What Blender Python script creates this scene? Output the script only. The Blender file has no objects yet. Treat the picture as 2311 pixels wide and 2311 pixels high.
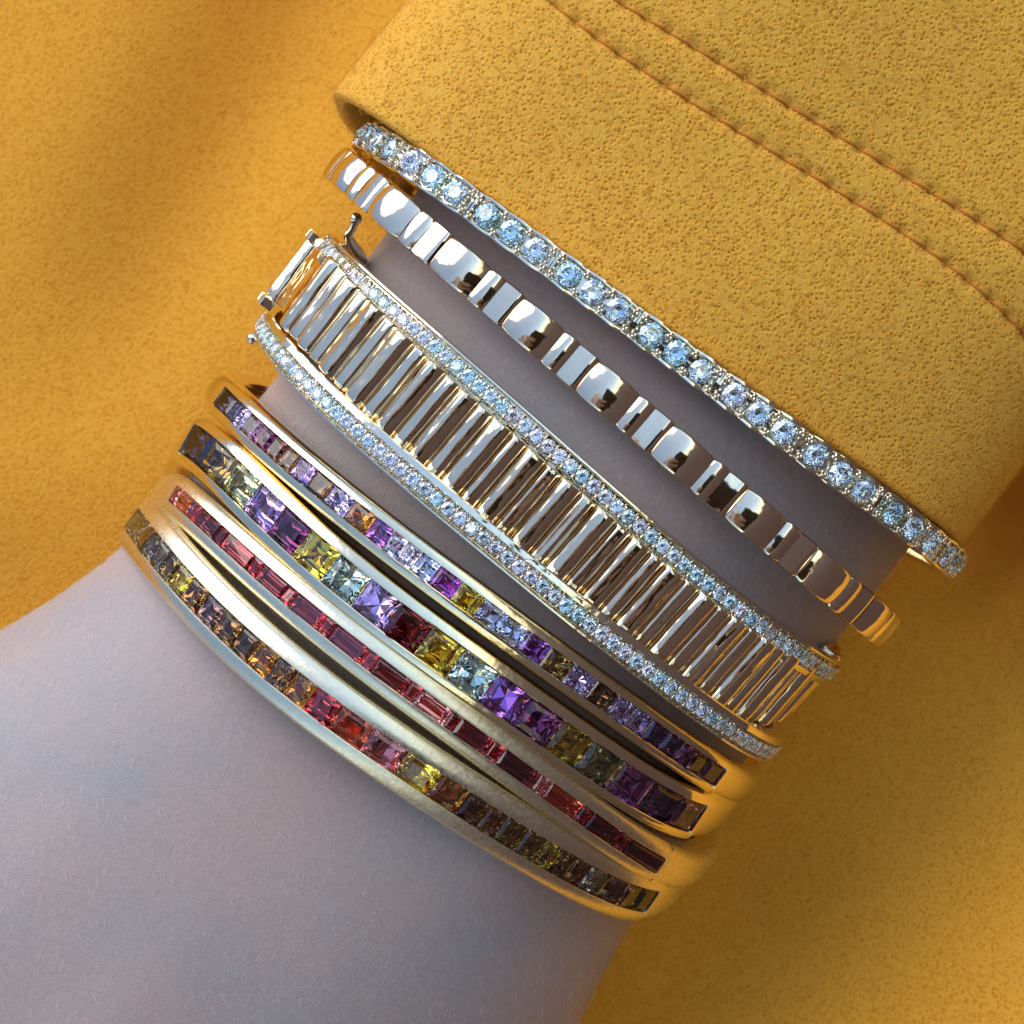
import bpy, bmesh, math, random
import numpy as np
from mathutils import Matrix, Vector

random.seed(7)
rng = np.random.default_rng(7)
scene = bpy.context.scene
COL = scene.collection

# ------------------------------------------------------------------ frame
# Everything is measured in millimetres in a frame whose x/y run across the
# wrist and whose z rises from the cloth; ROT turns that frame into the world,
# in which the sky is overhead (+Z).
HALF = 47.5            # half width seen at z = 0 (mm)
D = 175.0              # lens above z = 0 (mm)
SRC = 2311.0
PPM = SRC / (2 * HALF)
UP = np.array([-0.80, 0.54, 0.22]); UP /= np.linalg.norm(UP)
X_ = np.array([1.0, 0, 0]) - UP[0] * UP; X_ /= np.linalg.norm(X_)
Y_ = np.cross(UP, X_)
ROT = np.stack([X_, Y_, UP])
ROT_M = Matrix([list(r) for r in ROT])
MM = 0.001

def W(p):
    return Vector((ROT @ np.asarray(p, float)) * MM)

# ------------------------------------------------------------------ camera
cam_d = bpy.data.cameras.new('camera')
cam_d.sensor_width = 36.0
cam_d.lens = 36.0 * D / (2 * HALF)
cam_d.clip_start = 0.005
cam_d.clip_end = 50.0
cam_d.dof.use_dof = True
cam_d.dof.focus_distance = (D - 18.0) * MM
cam_d.dof.aperture_fstop = 50.0
cam = bpy.data.objects.new('camera', cam_d)
cam.matrix_world = Matrix.Translation(W((0, 0, D))) @ ROT_M.to_4x4()
COL.objects.link(cam)
scene.camera = cam

# ------------------------------------------------------------------ light
SUN = np.array([-0.50, 0.72, 0.42]); SUN /= np.linalg.norm(SUN)
sw = ROT @ SUN
SUN_EL = math.asin(sw[2]); SUN_AZ = math.atan2(sw[0], sw[1])
world = bpy.data.worlds.new('World')
scene.world = world
world.use_nodes = True
wn = world.node_tree.nodes; wl = world.node_tree.links
wn.clear()
sky = wn.new('ShaderNodeTexSky'); sky.sky_type = 'NISHITA'
sky.sun_disc = False
sky.sun_elevation = SUN_EL; sky.sun_rotation = SUN_AZ
sky.air_density = 1.0; sky.dust_density = 0.6; sky.ozone_density = 1.0
bg = wn.new('ShaderNodeBackground'); bg.inputs['Strength'].default_value = 0.15
wo = wn.new('ShaderNodeOutputWorld')
wl.new(sky.outputs['Color'], bg.inputs['Color']); wl.new(bg.outputs['Background'], wo.inputs['Surface'])

sun_d = bpy.data.lights.new('sun', 'SUN')
sun_d.energy = 1.5; sun_d.angle = math.radians(58); sun_d.color = (1.0, 0.93, 0.83)
sun = bpy.data.objects.new('sun', sun_d)
sun.rotation_mode = 'QUATERNION'
sun.rotation_quaternion = Vector(sw).to_track_quat('Z', 'Y')
COL.objects.link(sun)

scene.view_settings.view_transform = 'Standard'
scene.view_settings.look = 'None'
scene.view_settings.exposure = 0.6
scene.view_settings.gamma = 1.0
scene.cycles.max_bounces = 16
scene.cycles.transmission_bounces = 14
scene.cycles.glossy_bounces = 8
scene.cycles.diffuse_bounces = 4
scene.cycles.use_denoising = True

# ------------------------------------------------------------------ projection helpers
def unproject(u, v, z):
    k = (D - z) / D / PPM
    return np.array([(u - SRC / 2) * k, -(v - SRC / 2) * k, z])

def project(P):
    P = np.asarray(P, float)
    k = D / (D - P[..., 2]) * PPM
    return np.stack([P[..., 0] * k + SRC / 2, -P[..., 1] * k + SRC / 2], -1)

# ------------------------------------------------------------------ materials
def new_mat(name):
    m = bpy.data.materials.new(name); m.use_nodes = True
    nt = m.node_tree
    return m, nt, nt.nodes['Principled BSDF']

def node(nt, kind, **kw):
    n = nt.nodes.new(kind)
    for k, v in kw.items():
        if k in n.inputs.keys():
            n.inputs[k].default_value = v
        else:
            setattr(n, k, v)
    return n

def mm_coords(nt, scale=(1, 1, 1)):
    tc = nt.nodes.new('ShaderNodeTexCoord')
    mp = nt.nodes.new('ShaderNodeMapping')
    mp.inputs['Scale'].default_value = [1000 * s for s in scale]
    nt.links.new(tc.outputs['Object'], mp.inputs['Vector'])
    return mp.outputs['Vector']

def metal(name, col, rough, bump=0.0, bscale=0.5, stretch=(1, 1, 1)):
    m, nt, p = new_mat(name)
    p.inputs['Base Color'].default_value = (*col, 1)
    p.inputs['Metallic'].default_value = 1.0
    p.inputs['Roughness'].default_value = rough
    vec0 = mm_coords(nt, stretch)
    oi = nt.nodes.new('ShaderNodeObjectInfo')
    sh = node(nt, 'ShaderNodeVectorMath', operation='MULTIPLY_ADD'); sh.inputs[1].default_value = (91, 57, 73)
    nt.links.new(oi.outputs['Random'], sh.inputs[0]); nt.links.new(vec0, sh.inputs[2])
    vec = sh.outputs[0]
    n2 = node(nt, 'ShaderNodeTexNoise', Scale=3.0, Detail=4.0)
    nt.links.new(vec, n2.inputs['Vector'])
    mr = node(nt, 'ShaderNodeMapRange')
    mr.inputs['To Min'].default_value = rough * 0.6
    mr.inputs['To Max'].default_value = rough * 1.5 + 0.02
    nt.links.new(n2.outputs['Fac'], mr.inputs['Value'])
    nt.links.new(mr.outputs['Result'], p.inputs['Roughness'])
    if bump:
        n1 = node(nt, 'ShaderNodeTexNoise', Scale=bscale, Detail=2.0)
        nt.links.new(vec, n1.inputs['Vector'])
        b = node(nt, 'ShaderNodeBump', Strength=1.0, Distance=bump * MM)
        nt.links.new(n1.outputs['Fac'], b.inputs['Height'])
        nt.links.new(b.outputs['Normal'], p.inputs['Normal'])
    return m

M_BRIGHT = metal('polished_pale_gold', (0.88, 0.79, 0.62), 0.06, 0.03, 0.9)
M_FLUTE = metal('polished_gold_flutes', (0.94, 0.78, 0.57), 0.06, 0.06, 0.6)
M_BARREL = metal('polished_gold_barrels', (0.92, 0.77, 0.54), 0.06, 0.16, 1.0, (0.9, 0.22, 0.9))
M_BANGLE = metal('polished_yellow_gold', (0.90, 0.78, 0.53), 0.10, 0.03, 0.7)
M_SATIN = metal('satin_yellow_gold', (0.87, 0.78, 0.56), 0.27, 0.02, 1.2)

def gem_mat(name, col, ior=1.72):
    m, nt, p = new_mat(name)
    p.inputs['Base Color'].default_value = (*col, 1)
    p.inputs['Roughness'].default_value = 0.0
    p.inputs['IOR'].default_value = ior
    p.inputs['Transmission Weight'].default_value = 1.0
    return m

M_DIAMOND = gem_mat('diamond', (0.76, 0.92, 1.0), 2.4)  # colourless stones; the blue of the mirrored sky is put into their colour
M_DIAMOND2 = gem_mat('diamond_sky_lilac', (0.87, 0.90, 1.0), 2.4)  # same clear stone, lilac cast of reflected sky painted in
M_DIAMOND3 = gem_mat('diamond_sky_aqua', (0.60, 0.92, 1.0), 2.4)  # same clear stone, aqua sky reflection painted in
GEM = {
    'dark_slate': ('dark slate blue', (0.10, 0.09, 0.16)),
    'lavender': ('lavender', (0.62, 0.52, 0.86)),
    'pale_lavender': ('pale lavender', (0.80, 0.76, 0.95)),
    'pale_blue': ('pale blue violet', (0.66, 0.72, 0.97)),
    'plum': ('dark plum', (0.28, 0.07, 0.20)),
    'dark_purple': ('dark purple', (0.25, 0.11, 0.26)),
    'brown_red': ('dark brown red', (0.28, 0.10, 0.08)),
    'dark_brown': ('dark brown', (0.27, 0.14, 0.06)),
    'lilac': ('lilac', (0.66, 0.42, 0.80)),
    'amber': ('amber orange', (0.82, 0.36, 0.03)),
    'purple': ('purple', (0.52, 0.20, 0.58)),
    'magenta': ('magenta purple', (0.58, 0.12, 0.62)),
    'yellow': ('golden yellow', (0.92, 0.70, 0.05)),
    'violet': ('bright violet', (0.50, 0.20, 0.72)),
    'olive_brown': ('olive brown', (0.42, 0.28, 0.07)),
    'pale_yellow_green': ('pale yellow green', (0.80, 0.80, 0.42)),
    'pale_green': ('pale green', (0.72, 0.86, 0.70)),
    'mint': ('pale mint', (0.74, 0.92, 0.82)),
    'garnet': ('deep garnet red', (0.36, 0.05, 0.07)),
    'olive_yellow': ('olive yellow', (0.62, 0.48, 0.06)),
    'olive_green': ('greyish olive green', (0.42, 0.42, 0.22)),
    'navy': ('dark navy', (0.06, 0.07, 0.20)),
    'black_plum': ('almost black plum', (0.09, 0.03, 0.06)),
    'red': ('wine red', (0.52, 0.07, 0.09)),
    'ruby': ('bright red', (0.70, 0.07, 0.09)),
    'pink_red': ('pinkish red', (0.92, 0.36, 0.38)),
    'dark_red': ('dark red', (0.34, 0.05, 0.07)),
    'orange_red': ('orange red', (0.95, 0.20, 0.07)),
    'grey_brown': ('grey brown', (0.46, 0.38, 0.26)),
    'brown': ('brown', (0.46, 0.24, 0.08)),
    'mauve_brown': ('mauve brown', (0.40, 0.24, 0.20)),
    'yellow_orange': ('yellow orange', (0.95, 0.56, 0.03)),
    'orange_brown': ('orange brown', (0.70, 0.32, 0.05)),
}
GEM_M = {k: gem_mat('gem_' + k, tuple((0.86 * x + 0.14 * sum(c) / 3) ** 1.3 for x in c)) for k, (_, c) in GEM.items()}

def fabric(name, base, dark, light, sheen):
    m, nt, p = new_mat(name)
    L = nt.links
    vec = mm_coords(nt)
    warp = node(nt, 'ShaderNodeTexNoise', Scale=1.3, Detail=3.0)
    L.new(vec, warp.inputs['Vector'])
    wadd = node(nt, 'ShaderNodeVectorMath', operation='MULTIPLY_ADD')
    wadd.inputs[1].default_value = (0.3, 0.3, 0.3)
    L.new(warp.outputs['Color'], wadd.inputs[0]); L.new(vec, wadd.inputs[2])
    vor = node(nt, 'ShaderNodeTexVoronoi', Scale=2.6, Randomness=0.95)
    L.new(wadd.outputs[0], vor.inputs['Vector'])
    def fibres(rot, sc):
        mp = nt.nodes.new('ShaderNodeMapping'); mp.inputs['Rotation'].default_value = (0.2, 0.3, rot); mp.inputs['Scale'].default_value = sc
        L.new(wadd.outputs[0], mp.inputs['Vector'])
        f = node(nt, 'ShaderNodeTexNoise', Scale=1.0, Detail=4.0, Roughness=0.65)
        L.new(mp.outputs['Vector'], f.inputs['Vector']); return f.outputs['Fac']
    fm = node(nt, 'ShaderNodeMath', operation='MAXIMUM')
    L.new(fibres(0.5, (6.5, 2.2, 4.0)), fm.inputs[0]); L.new(fibres(2.0, (6.5, 2.2, 4.0)), fm.inputs[1])
    pit = node(nt, 'ShaderNodeMapRange')
    pit.inputs['From Min'].default_value = 0.04; pit.inputs['From Max'].default_value = 0.50
    L.new(vor.outputs['Distance'], pit.inputs['Value'])
    mul = node(nt, 'ShaderNodeMath', operation='MULTIPLY_ADD')
    mul.inputs[1].default_value = 1.9
    L.new(fm.outputs[0], mul.inputs[0]); L.new(pit.outputs['Result'], mul.inputs[2])
    half = node(nt, 'ShaderNodeMath', operation='MULTIPLY'); half.inputs[1].default_value = 0.40
    L.new(mul.outputs[0], half.inputs[0])
    ramp = node(nt, 'ShaderNodeValToRGB')
    e = ramp.color_ramp.elements
    e[0].position = 0.36; e[0].color = (*dark, 1)
    e[1].position = 0.95; e[1].color = (*light, 1)
    mid = ramp.color_ramp.elements.new(0.62); mid.color = (*base, 1)
    L.new(half.outputs[0], ramp.inputs['Fac'])
    big = node(nt, 'ShaderNodeTexNoise', Scale=0.045, Detail=3.0)
    L.new(vec, big.inputs['Vector'])
    hsv = node(nt, 'ShaderNodeHueSaturation')
    vr = node(nt, 'ShaderNodeMapRange'); vr.inputs['To Min'].default_value = 0.9; vr.inputs['To Max'].default_value = 1.1
    L.new(big.outputs['Fac'], vr.inputs['Value']); L.new(vr.outputs['Result'], hsv.inputs['Value'])
    L.new(ramp.outputs['Color'], hsv.inputs['Color'])
    L.new(hsv.outputs['Color'], p.inputs['Base Color'])
    b = node(nt, 'ShaderNodeBump', Strength=0.7, Distance=0.20 * MM)
    L.new(mul.outputs[0], b.inputs['Height']); L.new(b.outputs['Normal'], p.inputs['Normal'])
    p.inputs['Roughness'].default_value = 0.95
    p.inputs['Specular IOR Level'].default_value = 0.1
    p.inputs['Sheen Weight'].default_value = sheen
    p.inputs['Sheen Roughness'].default_value = 0.5
    p.inputs['Sheen Tint'].default_value = (1.0, 0.72, 0.3, 1)
    return m

M_CLOTH = fabric('mustard_brushed_cloth', (0.93, 0.385, 0.028), (0.68, 0.235, 0.011), (0.97, 0.49, 0.065), 0.05)
M_SLEEVE = fabric('mustard_brushed_sleeve', (0.91, 0.42, 0.042), (0.50, 0.165, 0.006), (0.97, 0.55, 0.095), 0.08)
m, nt, p = new_mat('orange_thread'); M_THREAD = m
p.inputs['Base Color'].default_value = (0.58, 0.19, 0.008, 1); p.inputs['Roughness'].default_value = 0.7

def skin_mat():
    m, nt, p = new_mat('skin'); L = nt.links
    vec = mm_coords(nt)
    mot = node(nt, 'ShaderNodeTexNoise', Scale=0.075, Detail=4.0, Roughness=0.55)
    L.new(vec, mot.inputs['Vector'])
    ramp = node(nt, 'ShaderNodeValToRGB'); e = ramp.color_ramp.elements
    e[0].position = 0.33; e[0].color = (0.375, 0.345, 0.342, 1)
    e[1].position = 0.66; e[1].color = (0.475, 0.362, 0.328, 1)
    L.new(mot.outputs['Fac'], ramp.inputs['Fac'])
    sp = node(nt, 'ShaderNodeTexNoise', Scale=1.9, Detail=5.0, Roughness=0.65)
    L.new(vec, sp.inputs['Vector'])
    mr = node(nt, 'ShaderNodeMapRange'); mr.inputs['To Min'].default_value = 0.82; mr.inputs['To Max'].default_value = 1.16
    L.new(sp.outputs['Fac'], mr.inputs['Value'])
    hsv = node(nt, 'ShaderNodeHueSaturation')
    L.new(ramp.outputs['Color'], hsv.inputs['Color']); L.new(mr.outputs['Result'], hsv.inputs['Value'])
    L.new(hsv.outputs['Color'], p.inputs['Base Color'])
    vo = node(nt, 'ShaderNodeTexVoronoi', Scale=2.0); vo.feature = 'DISTANCE_TO_EDGE'
    wv = node(nt, 'ShaderNodeTexNoise', Scale=1.1, Detail=2.0)
    add = node(nt, 'ShaderNodeVectorMath', operation='MULTIPLY_ADD'); add.inputs[1].default_value = (0.45, 0.45, 0.45)
    L.new(vec, wv.inputs['Vector']); L.new(wv.outputs['Color'], add.inputs[0]); L.new(vec, add.inputs[2])
    L.new(add.outputs[0], vo.inputs['Vector'])
    cl = node(nt, 'ShaderNodeMapRange'); cl.inputs['From Max'].default_value = 0.16
    L.new(vo.outputs['Distance'], cl.inputs['Value'])
    ad = node(nt, 'ShaderNodeMath', operation='MULTIPLY_ADD'); ad.inputs[1].default_value = 0.6
    L.new(sp.outputs['Fac'], ad.inputs[0]); L.new(cl.outputs['Result'], ad.inputs[2])
    b = node(nt, 'ShaderNodeBump', Strength=0.2, Distance=0.05 * MM)
    L.new(ad.outputs[0], b.inputs['Height']); L.new(b.outputs['Normal'], p.inputs['Normal'])
    p.inputs['Roughness'].default_value = 0.48
    p.inputs['Specular IOR Level'].default_value = 0.45
    p.inputs['Subsurface Weight'].default_value = 0.25
    p.inputs['Subsurface Radius'].default_value = (1.0, 0.35, 0.2)
    p.inputs['Subsurface Scale'].default_value = 1.8 * MM
    return m
M_SKIN = skin_mat()
m, nt, p = new_mat('vellus_hair'); M_HAIR = m
p.inputs['Base Color'].default_value = (0.95, 0.90, 0.84, 1); p.inputs['Roughness'].default_value = 0.35

# ------------------------------------------------------------------ object helpers
def mesh_data(name, verts, faces, mat, smooth=True, angle=None):
    me = bpy.data.meshes.new(name)
    v = np.asarray(verts, float) * MM
    me.from_pydata(v.tolist(), [], [list(f) for f in faces])
    if mat: me.materials.append(mat)
    if smooth:
        me.polygons.foreach_set('use_smooth', [True] * len(me.polygons))
        if angle: me.set_sharp_from_angle(angle=math.radians(angle))
    me.update()
    return me

def add_obj(name, data, parent=None, **props):
    o = bpy.data.objects.new(name, data)
    COL.objects.link(o)
    if parent: o.parent = parent
    for k, v in props.items(): o[k] = v
    return o

def thing(name, label, category, group=None, data=None):
    o = add_obj(name, data, label=label, category=category)
    if group: o['group'] = group
    return o

def place_top(o, base=(0, 0, 0)):
    o.matrix_world = Matrix.Translation(W(base)) @ ROT_M.to_4x4()

def frame_matrix(P, T, B, N, sx=1, sy=1, sz=1):
    m = Matrix.Identity(4)
    for i in range(3):
        m[i][0] = T[i] * sx; m[i][1] = B[i] * sy; m[i][2] = N[i] * sz; m[i][3] = P[i] * MM
    return m

def grid_faces(n, m, closed_n=False, closed_m=False):
    F = []
    for i in range(n if closed_n else n - 1):
        for j in range(m if closed_m else m - 1):
            a = i * m + j; b = ((i + 1) % n) * m + j
            c = ((i + 1) % n) * m + (j + 1) % m; d = i * m + (j + 1) % m
            F.append((a, b, c, d))
    return F

def norm(v): return v / np.linalg.norm(v, axis=-1, keepdims=True)

def tube(path, rad, seg=10, caps=True):
    path = np.asarray(path, float); n = len(path)
    rad = np.full(n, rad) if np.isscalar(rad) else np.asarray(rad)
    T = norm(np.gradient(path, axis=0))
    ref = np.array([0.31, 0.22, 0.92]); V = []
    for i in range(n):
        a = norm(np.cross(T[i], ref)); b = np.cross(T[i], a)
        for k in range(seg):
            t = 2 * math.pi * k / seg
            V.append(path[i] + rad[i] * (a * math.cos(t) + b * math.sin(t)))
    F = grid_faces(n, seg, False, True)
    if caps:
        F.append(tuple(range(seg))[::-1]); F.append(tuple(range((n - 1) * seg, n * seg)))
    return V, F

def ball(c, r, nu=10, nv=6):
    V = []; c = np.asarray(c, float)
    for i in range(nv + 1):
        th = math.pi * i / nv
        for k in range(nu):
            ph = 2 * math.pi * k / nu
            V.append(c + r * np.array([math.sin(th) * math.cos(ph), math.sin(th) * math.sin(ph), math.cos(th)]))
    return V, grid_faces(nv + 1, nu, False, True)

class Acc:
    def __init__(s): s.V = []; s.F = []
    def add(s, V, F):
        o = len(s.V); s.V.extend(list(V)); s.F.extend([tuple(i + o for i in f) for f in F])

# ------------------------------------------------------------------ rings
class Ring:
    """closed bracelet centre line: a tilted super-ellipse round the wrist"""
    def __init__(self, E0, E1, trace, b, p=2.0, zc=0.0, deg3=True, back=0.0, backscale=1.0):
        # the outermost silhouette of the ring, not its z = 0 points, spans E0..E1
        E0, E1 = np.array(E0, float), np.array(E1, float); T0, T1 = E0.copy(), E1.copy()
        d = (E1 - E0) / np.linalg.norm(E1 - E0)
        for _ in range(5):
            self.build(tuple(E0), tuple(E1), trace, b, p, zc, deg3, back, backscale)
            q = self.px @ d
            E0 = E0 + d * (T0 @ d - q.min()); E1 = E1 + d * (T1 @ d - q.max())
    def build(self, E0, E1, trace, b, p, zc, deg3, back, backscale):
        A = unproject(*E0, zc); Bp = unproject(*E1, zc)
        self.mid = (A + Bp) / 2; d = (Bp - A); self.a = np.linalg.norm(d[:2]) / 2
        self.e1 = d / np.linalg.norm(d)
        self.e2 = np.array([self.e1[1], -self.e1[0], 0.0])
        if self.e2[1] > 0: self.e2 = -self.e2
        rows = []; rhs = []
        for (u, v) in list(trace) + [E0, E1] * 2:
            z = zc
            for _ in range(12):
                P = unproject(u, v, z) - self.mid
                s = np.clip(P @ self.e1 / self.a, -1, 1)
                w = max(0.0, 1 - abs(s) ** p) ** (1 / p)
                z = zc + b * w
            P = unproject(u, v, z) - self.mid
            rows.append([1, s, w, s * s * s - s, w * s] if deg3 else [1, s, w]); rhs.append(P @ self.e2)
        c, *_ = np.linalg.lstsq(np.array(rows), np.array(rhs), rcond=None)
        self.c = c
        t = np.linspace(0, 2 * math.pi, 24001)
        ct, st = np.cos(t), np.sin(t)
        s = -np.sign(ct) * np.abs(ct) ** (2 / p); w = np.sign(st) * np.abs(st) ** (2 / p)
        bas = [np.ones_like(s), s, np.where(w < 0, w * backscale, w)] + ([s ** 3 - s, np.maximum(w, 0) * s] if deg3 else [])
        off = sum(ci * bi for ci, bi in zip(c, bas))
        off = off + back * np.minimum(w, 0) * (1 - s * s * .3)
        P = self.mid + np.outer(s * self.a, self.e1) + np.outer(off, self.e2)
        P[:, 2] = zc + b * w
        seg = np.linalg.norm(np.diff(P, axis=0), axis=1)
        L = np.concatenate([[0], np.cumsum(seg)])
        self.L = L[-1]
        self.n = 2400
        ls = np.linspace(0, self.L, self.n, endpoint=False)
        self.P = np.stack([np.interp(ls, L, P[:, k]) for k in range(3)], 1)
        T = np.roll(self.P, -6, 0) - np.roll(self.P, 6, 0); self.T = norm(T)
        kdir = norm(self.e2 * c[2] + np.array([0, 0, b]))
        Bn = norm(np.cross(kdir, self.e1)); 
        if Bn @ self.e2 < 0: Bn = -Bn
        N = norm(np.cross(Bn[None, :], self.T))
        if (N[self.n // 4] @ np.array([0, 0, 1])) < 0: N = -N
        self.N = N; self.B = norm(np.cross(self.N, self.T))
        if self.B[self.n // 4] @ self.e2 < 0: self.B = -self.B
        self.px = project(self.P)
        self.front = np.arange(int(self.n * 0.55))
        self.front = np.concatenate([np.arange(int(self.n * 0.96), self.n), self.front])
        zmid = self.P[:, 2] > zc - 3
        self.front = np.nonzero(zmid)[0]
    def at(self, l):
        f = (l / self.L) * self.n; i = int(math.floor(f)) % self.n; j = (i + 1) % self.n; r = f - math.floor(f)
        g = lambda A: A[i] * (1 - r) + A[j] * r
        return g(self.P), norm(g(self.T)), norm(g(self.B)), norm(g(self.N))
    def arc(self, u, v):
        d = np.linalg.norm(self.px[self.front] - np.array([u, v]), axis=1)
        i = self.front[int(np.argmin(d))]
        l = i * self.L / self.n
        return l if l < self.L * 0.75 else l - self.L

def sweep(ring, ls, sections, closed=True, caps=False):
    V = []
    K = len(sections[0])
    for l, sec in zip(ls, sections):
        P, T, B, N = ring.at(l)
        for (b, n) in sec: V.append(P + B * b + N * n)
    F = grid_faces(len(ls), K, closed, True)
    if caps:
        F.append(tuple(range(K))[::-1]); F.append(tuple(range((len(ls) - 1) * K, len(ls) * K)))
    return V, F

# ------------------------------------------------------------------ gem meshes
def brilliant():
    R = 0.5; V = []; F = []
    def ringv(r, z, n, ph):
        i0 = len(V)
        for k in range(n):
            t = 2 * math.pi * (k + ph) / n; V.append((r * math.cos(t), r * math.sin(t), z))
        return i0
    tb = ringv(R * 0.56, 0.15, 8, 0)
    st = ringv(R * 0.78, 0.085, 8, 0.5)
    g1 = ringv(R, 0.01, 16, 0)
    g2 = ringv(R, -0.015, 16, 0)
    pv = ringv(R * 0.42, -0.255, 8, 0.5)
    V.append((0, 0, -0.44)); c = len(V) - 1
    F.append(tuple(range(tb, tb + 8)))
    for k in range(8):
        k1 = (k + 1) % 8
        F.append((tb + k, st + k, tb + k1))
        a = g1 + 2 * k; b = g1 + 2 * k + 1; d = g1 + (2 * k + 2) % 16
        F.append((st + (k - 1) % 8, a, st + k, tb + k))
        F.append((st + k, a, b)); F.append((st + k, b, d))
        a2 = g2 + 2 * k; b2 = a2 + 1; d2 = g2 + (2 * k + 2) % 16
        F.append((a, a2, b2, b)); F.append((b, b2, d2, d))
        F.append((pv + k, b2, a2)); F.append((pv + k, d2, b2))
        F.append((pv + k, a2, pv + (k - 1) % 8, c))
    return V, F

def princess(r):
    j = lambda s=0.02: r.uniform(-s, s)
    V = []; F = []
    def sq(h, z, cut=0.0):
        i0 = len(V)
        for (x, y) in ((1, 1), (-1, 1), (-1, -1), (1, -1)): V.append((x * h + j(0.012), y * h + j(0.012), z + j(0.008)))
        return i0
    t = sq(0.30 + j(0.04), 0.0); c1 = sq(0.43, -0.055)
    g = len(V)
    ring8 = [(1, 1), (0, 1), (-1, 1), (-1, 0), (-1, -1), (0, -1), (1, -1), (1, 0)]
    for (x, y) in ring8: V.append((x * 0.5, y * 0.5, -0.13))
    g2 = len(V)
    for (x, y) in ring8: V.append((x * 0.5, y * 0.5, -0.16))
    p = len(V)
    for k, (x, y) in enumerate(ring8):
        s = (0.26 if k % 2 == 0 else 0.30) + j(0.05); V.append((x * s + j(0.03), y * s + j(0.03), -0.46 + j(0.05)))
    V.append((j(0.05), j(0.05), -0.78)); c = len(V) - 1
    F.append((t, t + 1, t + 2, t + 3))
    for k in range(4):
        k1 = (k + 1) % 4
        F.append((t + k, c1 + k, c1 + k1, t + k1))
        F.append((c1 + k, g + 2 * k, g + 2 * k + 1)); F.append((c1 + k, g + 2 * k + 1, c1 + k1))
        F.append((c1 + k1, g + 2 * k + 1, g + (2 * k + 2) % 8))
    for k in range(8):
        k1 = (k + 1) % 8
        F.append((g + k, g2 + k, g2 + k1, g + k1))
        F.append((g2 + k, p + k, g2 + k1)); F.append((g2 + k1, p + k, p + k1))
        F.append((p + k, c, p + k1))
    return V, F

def stepcut(r, asp):
    """rectangular step cut; x is the long side (asp), y = 1"""
    j = lambda s=0.012: r.uniform(-s, s)
    V = []; F = []; rows = []
    for inset, z in ((0.17, 0.0), (0.09, -0.06), (0.0, -0.15), (0.0, -0.19), (0.14, -0.42), (0.28, -0.60), (0.43, -0.70)):
        i0 = len(V); hx = asp / 2 - inset * (1.0 if asp < 1.4 else 0.9); hy = 0.5 - inset
        jj = j if inset else (lambda s=0: 0)
        for (x, y) in ((1, 1), (-1, 1), (-1, -1), (1, -1)): V.append((x * hx + jj(), y * hy + jj(), z + jj(0.006)))
        rows.append(i0)
    F.append(tuple(range(rows[0], rows[0] + 4)))
    for a, b in zip(rows[:-1], rows[1:]):
        for k in range(4):
            k1 = (k + 1) % 4; F.append((a + k, b + k, b + k1, a + k1))
    F.append(tuple(range(rows[-1], rows[-1] + 4))[::-1])
    V = [(x / asp, y, z) for (x, y, z) in V]
    return V, F

def fix_normals(me):
    bm = bmesh.new(); bm.from_mesh(me); bmesh.ops.recalc_face_normals(bm, faces=bm.faces); bm.to_mesh(me); bm.free(); me.update()
    return me

GEM_MESH = {}
def gem_mesh(kind, colour, variant):
    key = (kind, colour, variant)
    if key not in GEM_MESH:
        r = random.Random(str(kind) + str(variant) + 'g')
        if kind == 'princess': V, F = princess(r)
        elif kind == 'step': V, F = stepcut(r, 1.0)
        else: V, F = stepcut(r, 2.1)
        me = mesh_data('gemstone', V, F, GEM_M[colour], smooth=False)
        GEM_MESH[key] = fix_normals(me)
    return GEM_MESH[key]
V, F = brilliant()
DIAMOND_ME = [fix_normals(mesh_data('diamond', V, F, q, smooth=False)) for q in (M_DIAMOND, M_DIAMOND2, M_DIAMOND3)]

# ------------------------------------------------------------------ ground far below
def ground():
    m, nt, p = new_mat('ground'); L = nt.links
    tc = nt.nodes.new('ShaderNodeTexCoord')
    n = node(nt, 'ShaderNodeTexNoise', Scale=3.0, Detail=6.0); L.new(tc.outputs['Object'], n.inputs['Vector'])
    r = node(nt, 'ShaderNodeValToRGB'); r.color_ramp.elements[0].color = (0.045, 0.022, 0.014, 1); r.color_ramp.elements[1].color = (0.085, 0.042, 0.028, 1)
    L.new(n.outputs['Fac'], r.inputs['Fac']); L.new(r.outputs['Color'], p.inputs['Base Color'])
    p.inputs['Roughness'].default_value = 0.9
    me = bpy.data.meshes.new('ground')
    me.from_pydata([(-30, -30, -0.7), (30, -30, -0.7), (30, 30, -0.7), (-30, 30, -0.7)], [], [(0, 1, 2, 3)])
    me.materials.append(m)
    add_obj('ground', me, kind='structure')
ground()

def strands(P, N, d, L, r, lift, bend):
    """many fine three-sided fibres as one mesh: roots P, surface normals N, directions d"""
    n = len(P); side = np.cross(N, d)
    pts = [P - N * 0.03, P + d * (L * .5)[:, None] + N * (lift * L)[:, None] + side * (bend * L * .3)[:, None],
           P + d * L[:, None] + N * (lift * 1.1 * L)[:, None] + side * (bend * L)[:, None]]
    rr = [r, r * .85, r * .3]; V = np.empty((n, 9, 3))
    for i in range(3):
        for k in range(3):
            t = 2 * math.pi * k / 3
            V[:, i * 3 + k] = pts[i] + (side * math.cos(t) + N * math.sin(t)) * rr[i][:, None]
    f = np.array([(i * 3 + k, i * 3 + (k + 1) % 3, i * 3 + 3 + (k + 1) % 3, i * 3 + 3 + k) for i in range(2) for k in range(3)])
    F = (np.arange(n)[:, None, None] * 9 + f[None]).reshape(-1, 4)
    return V.reshape(-1, 3), F.tolist()

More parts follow.
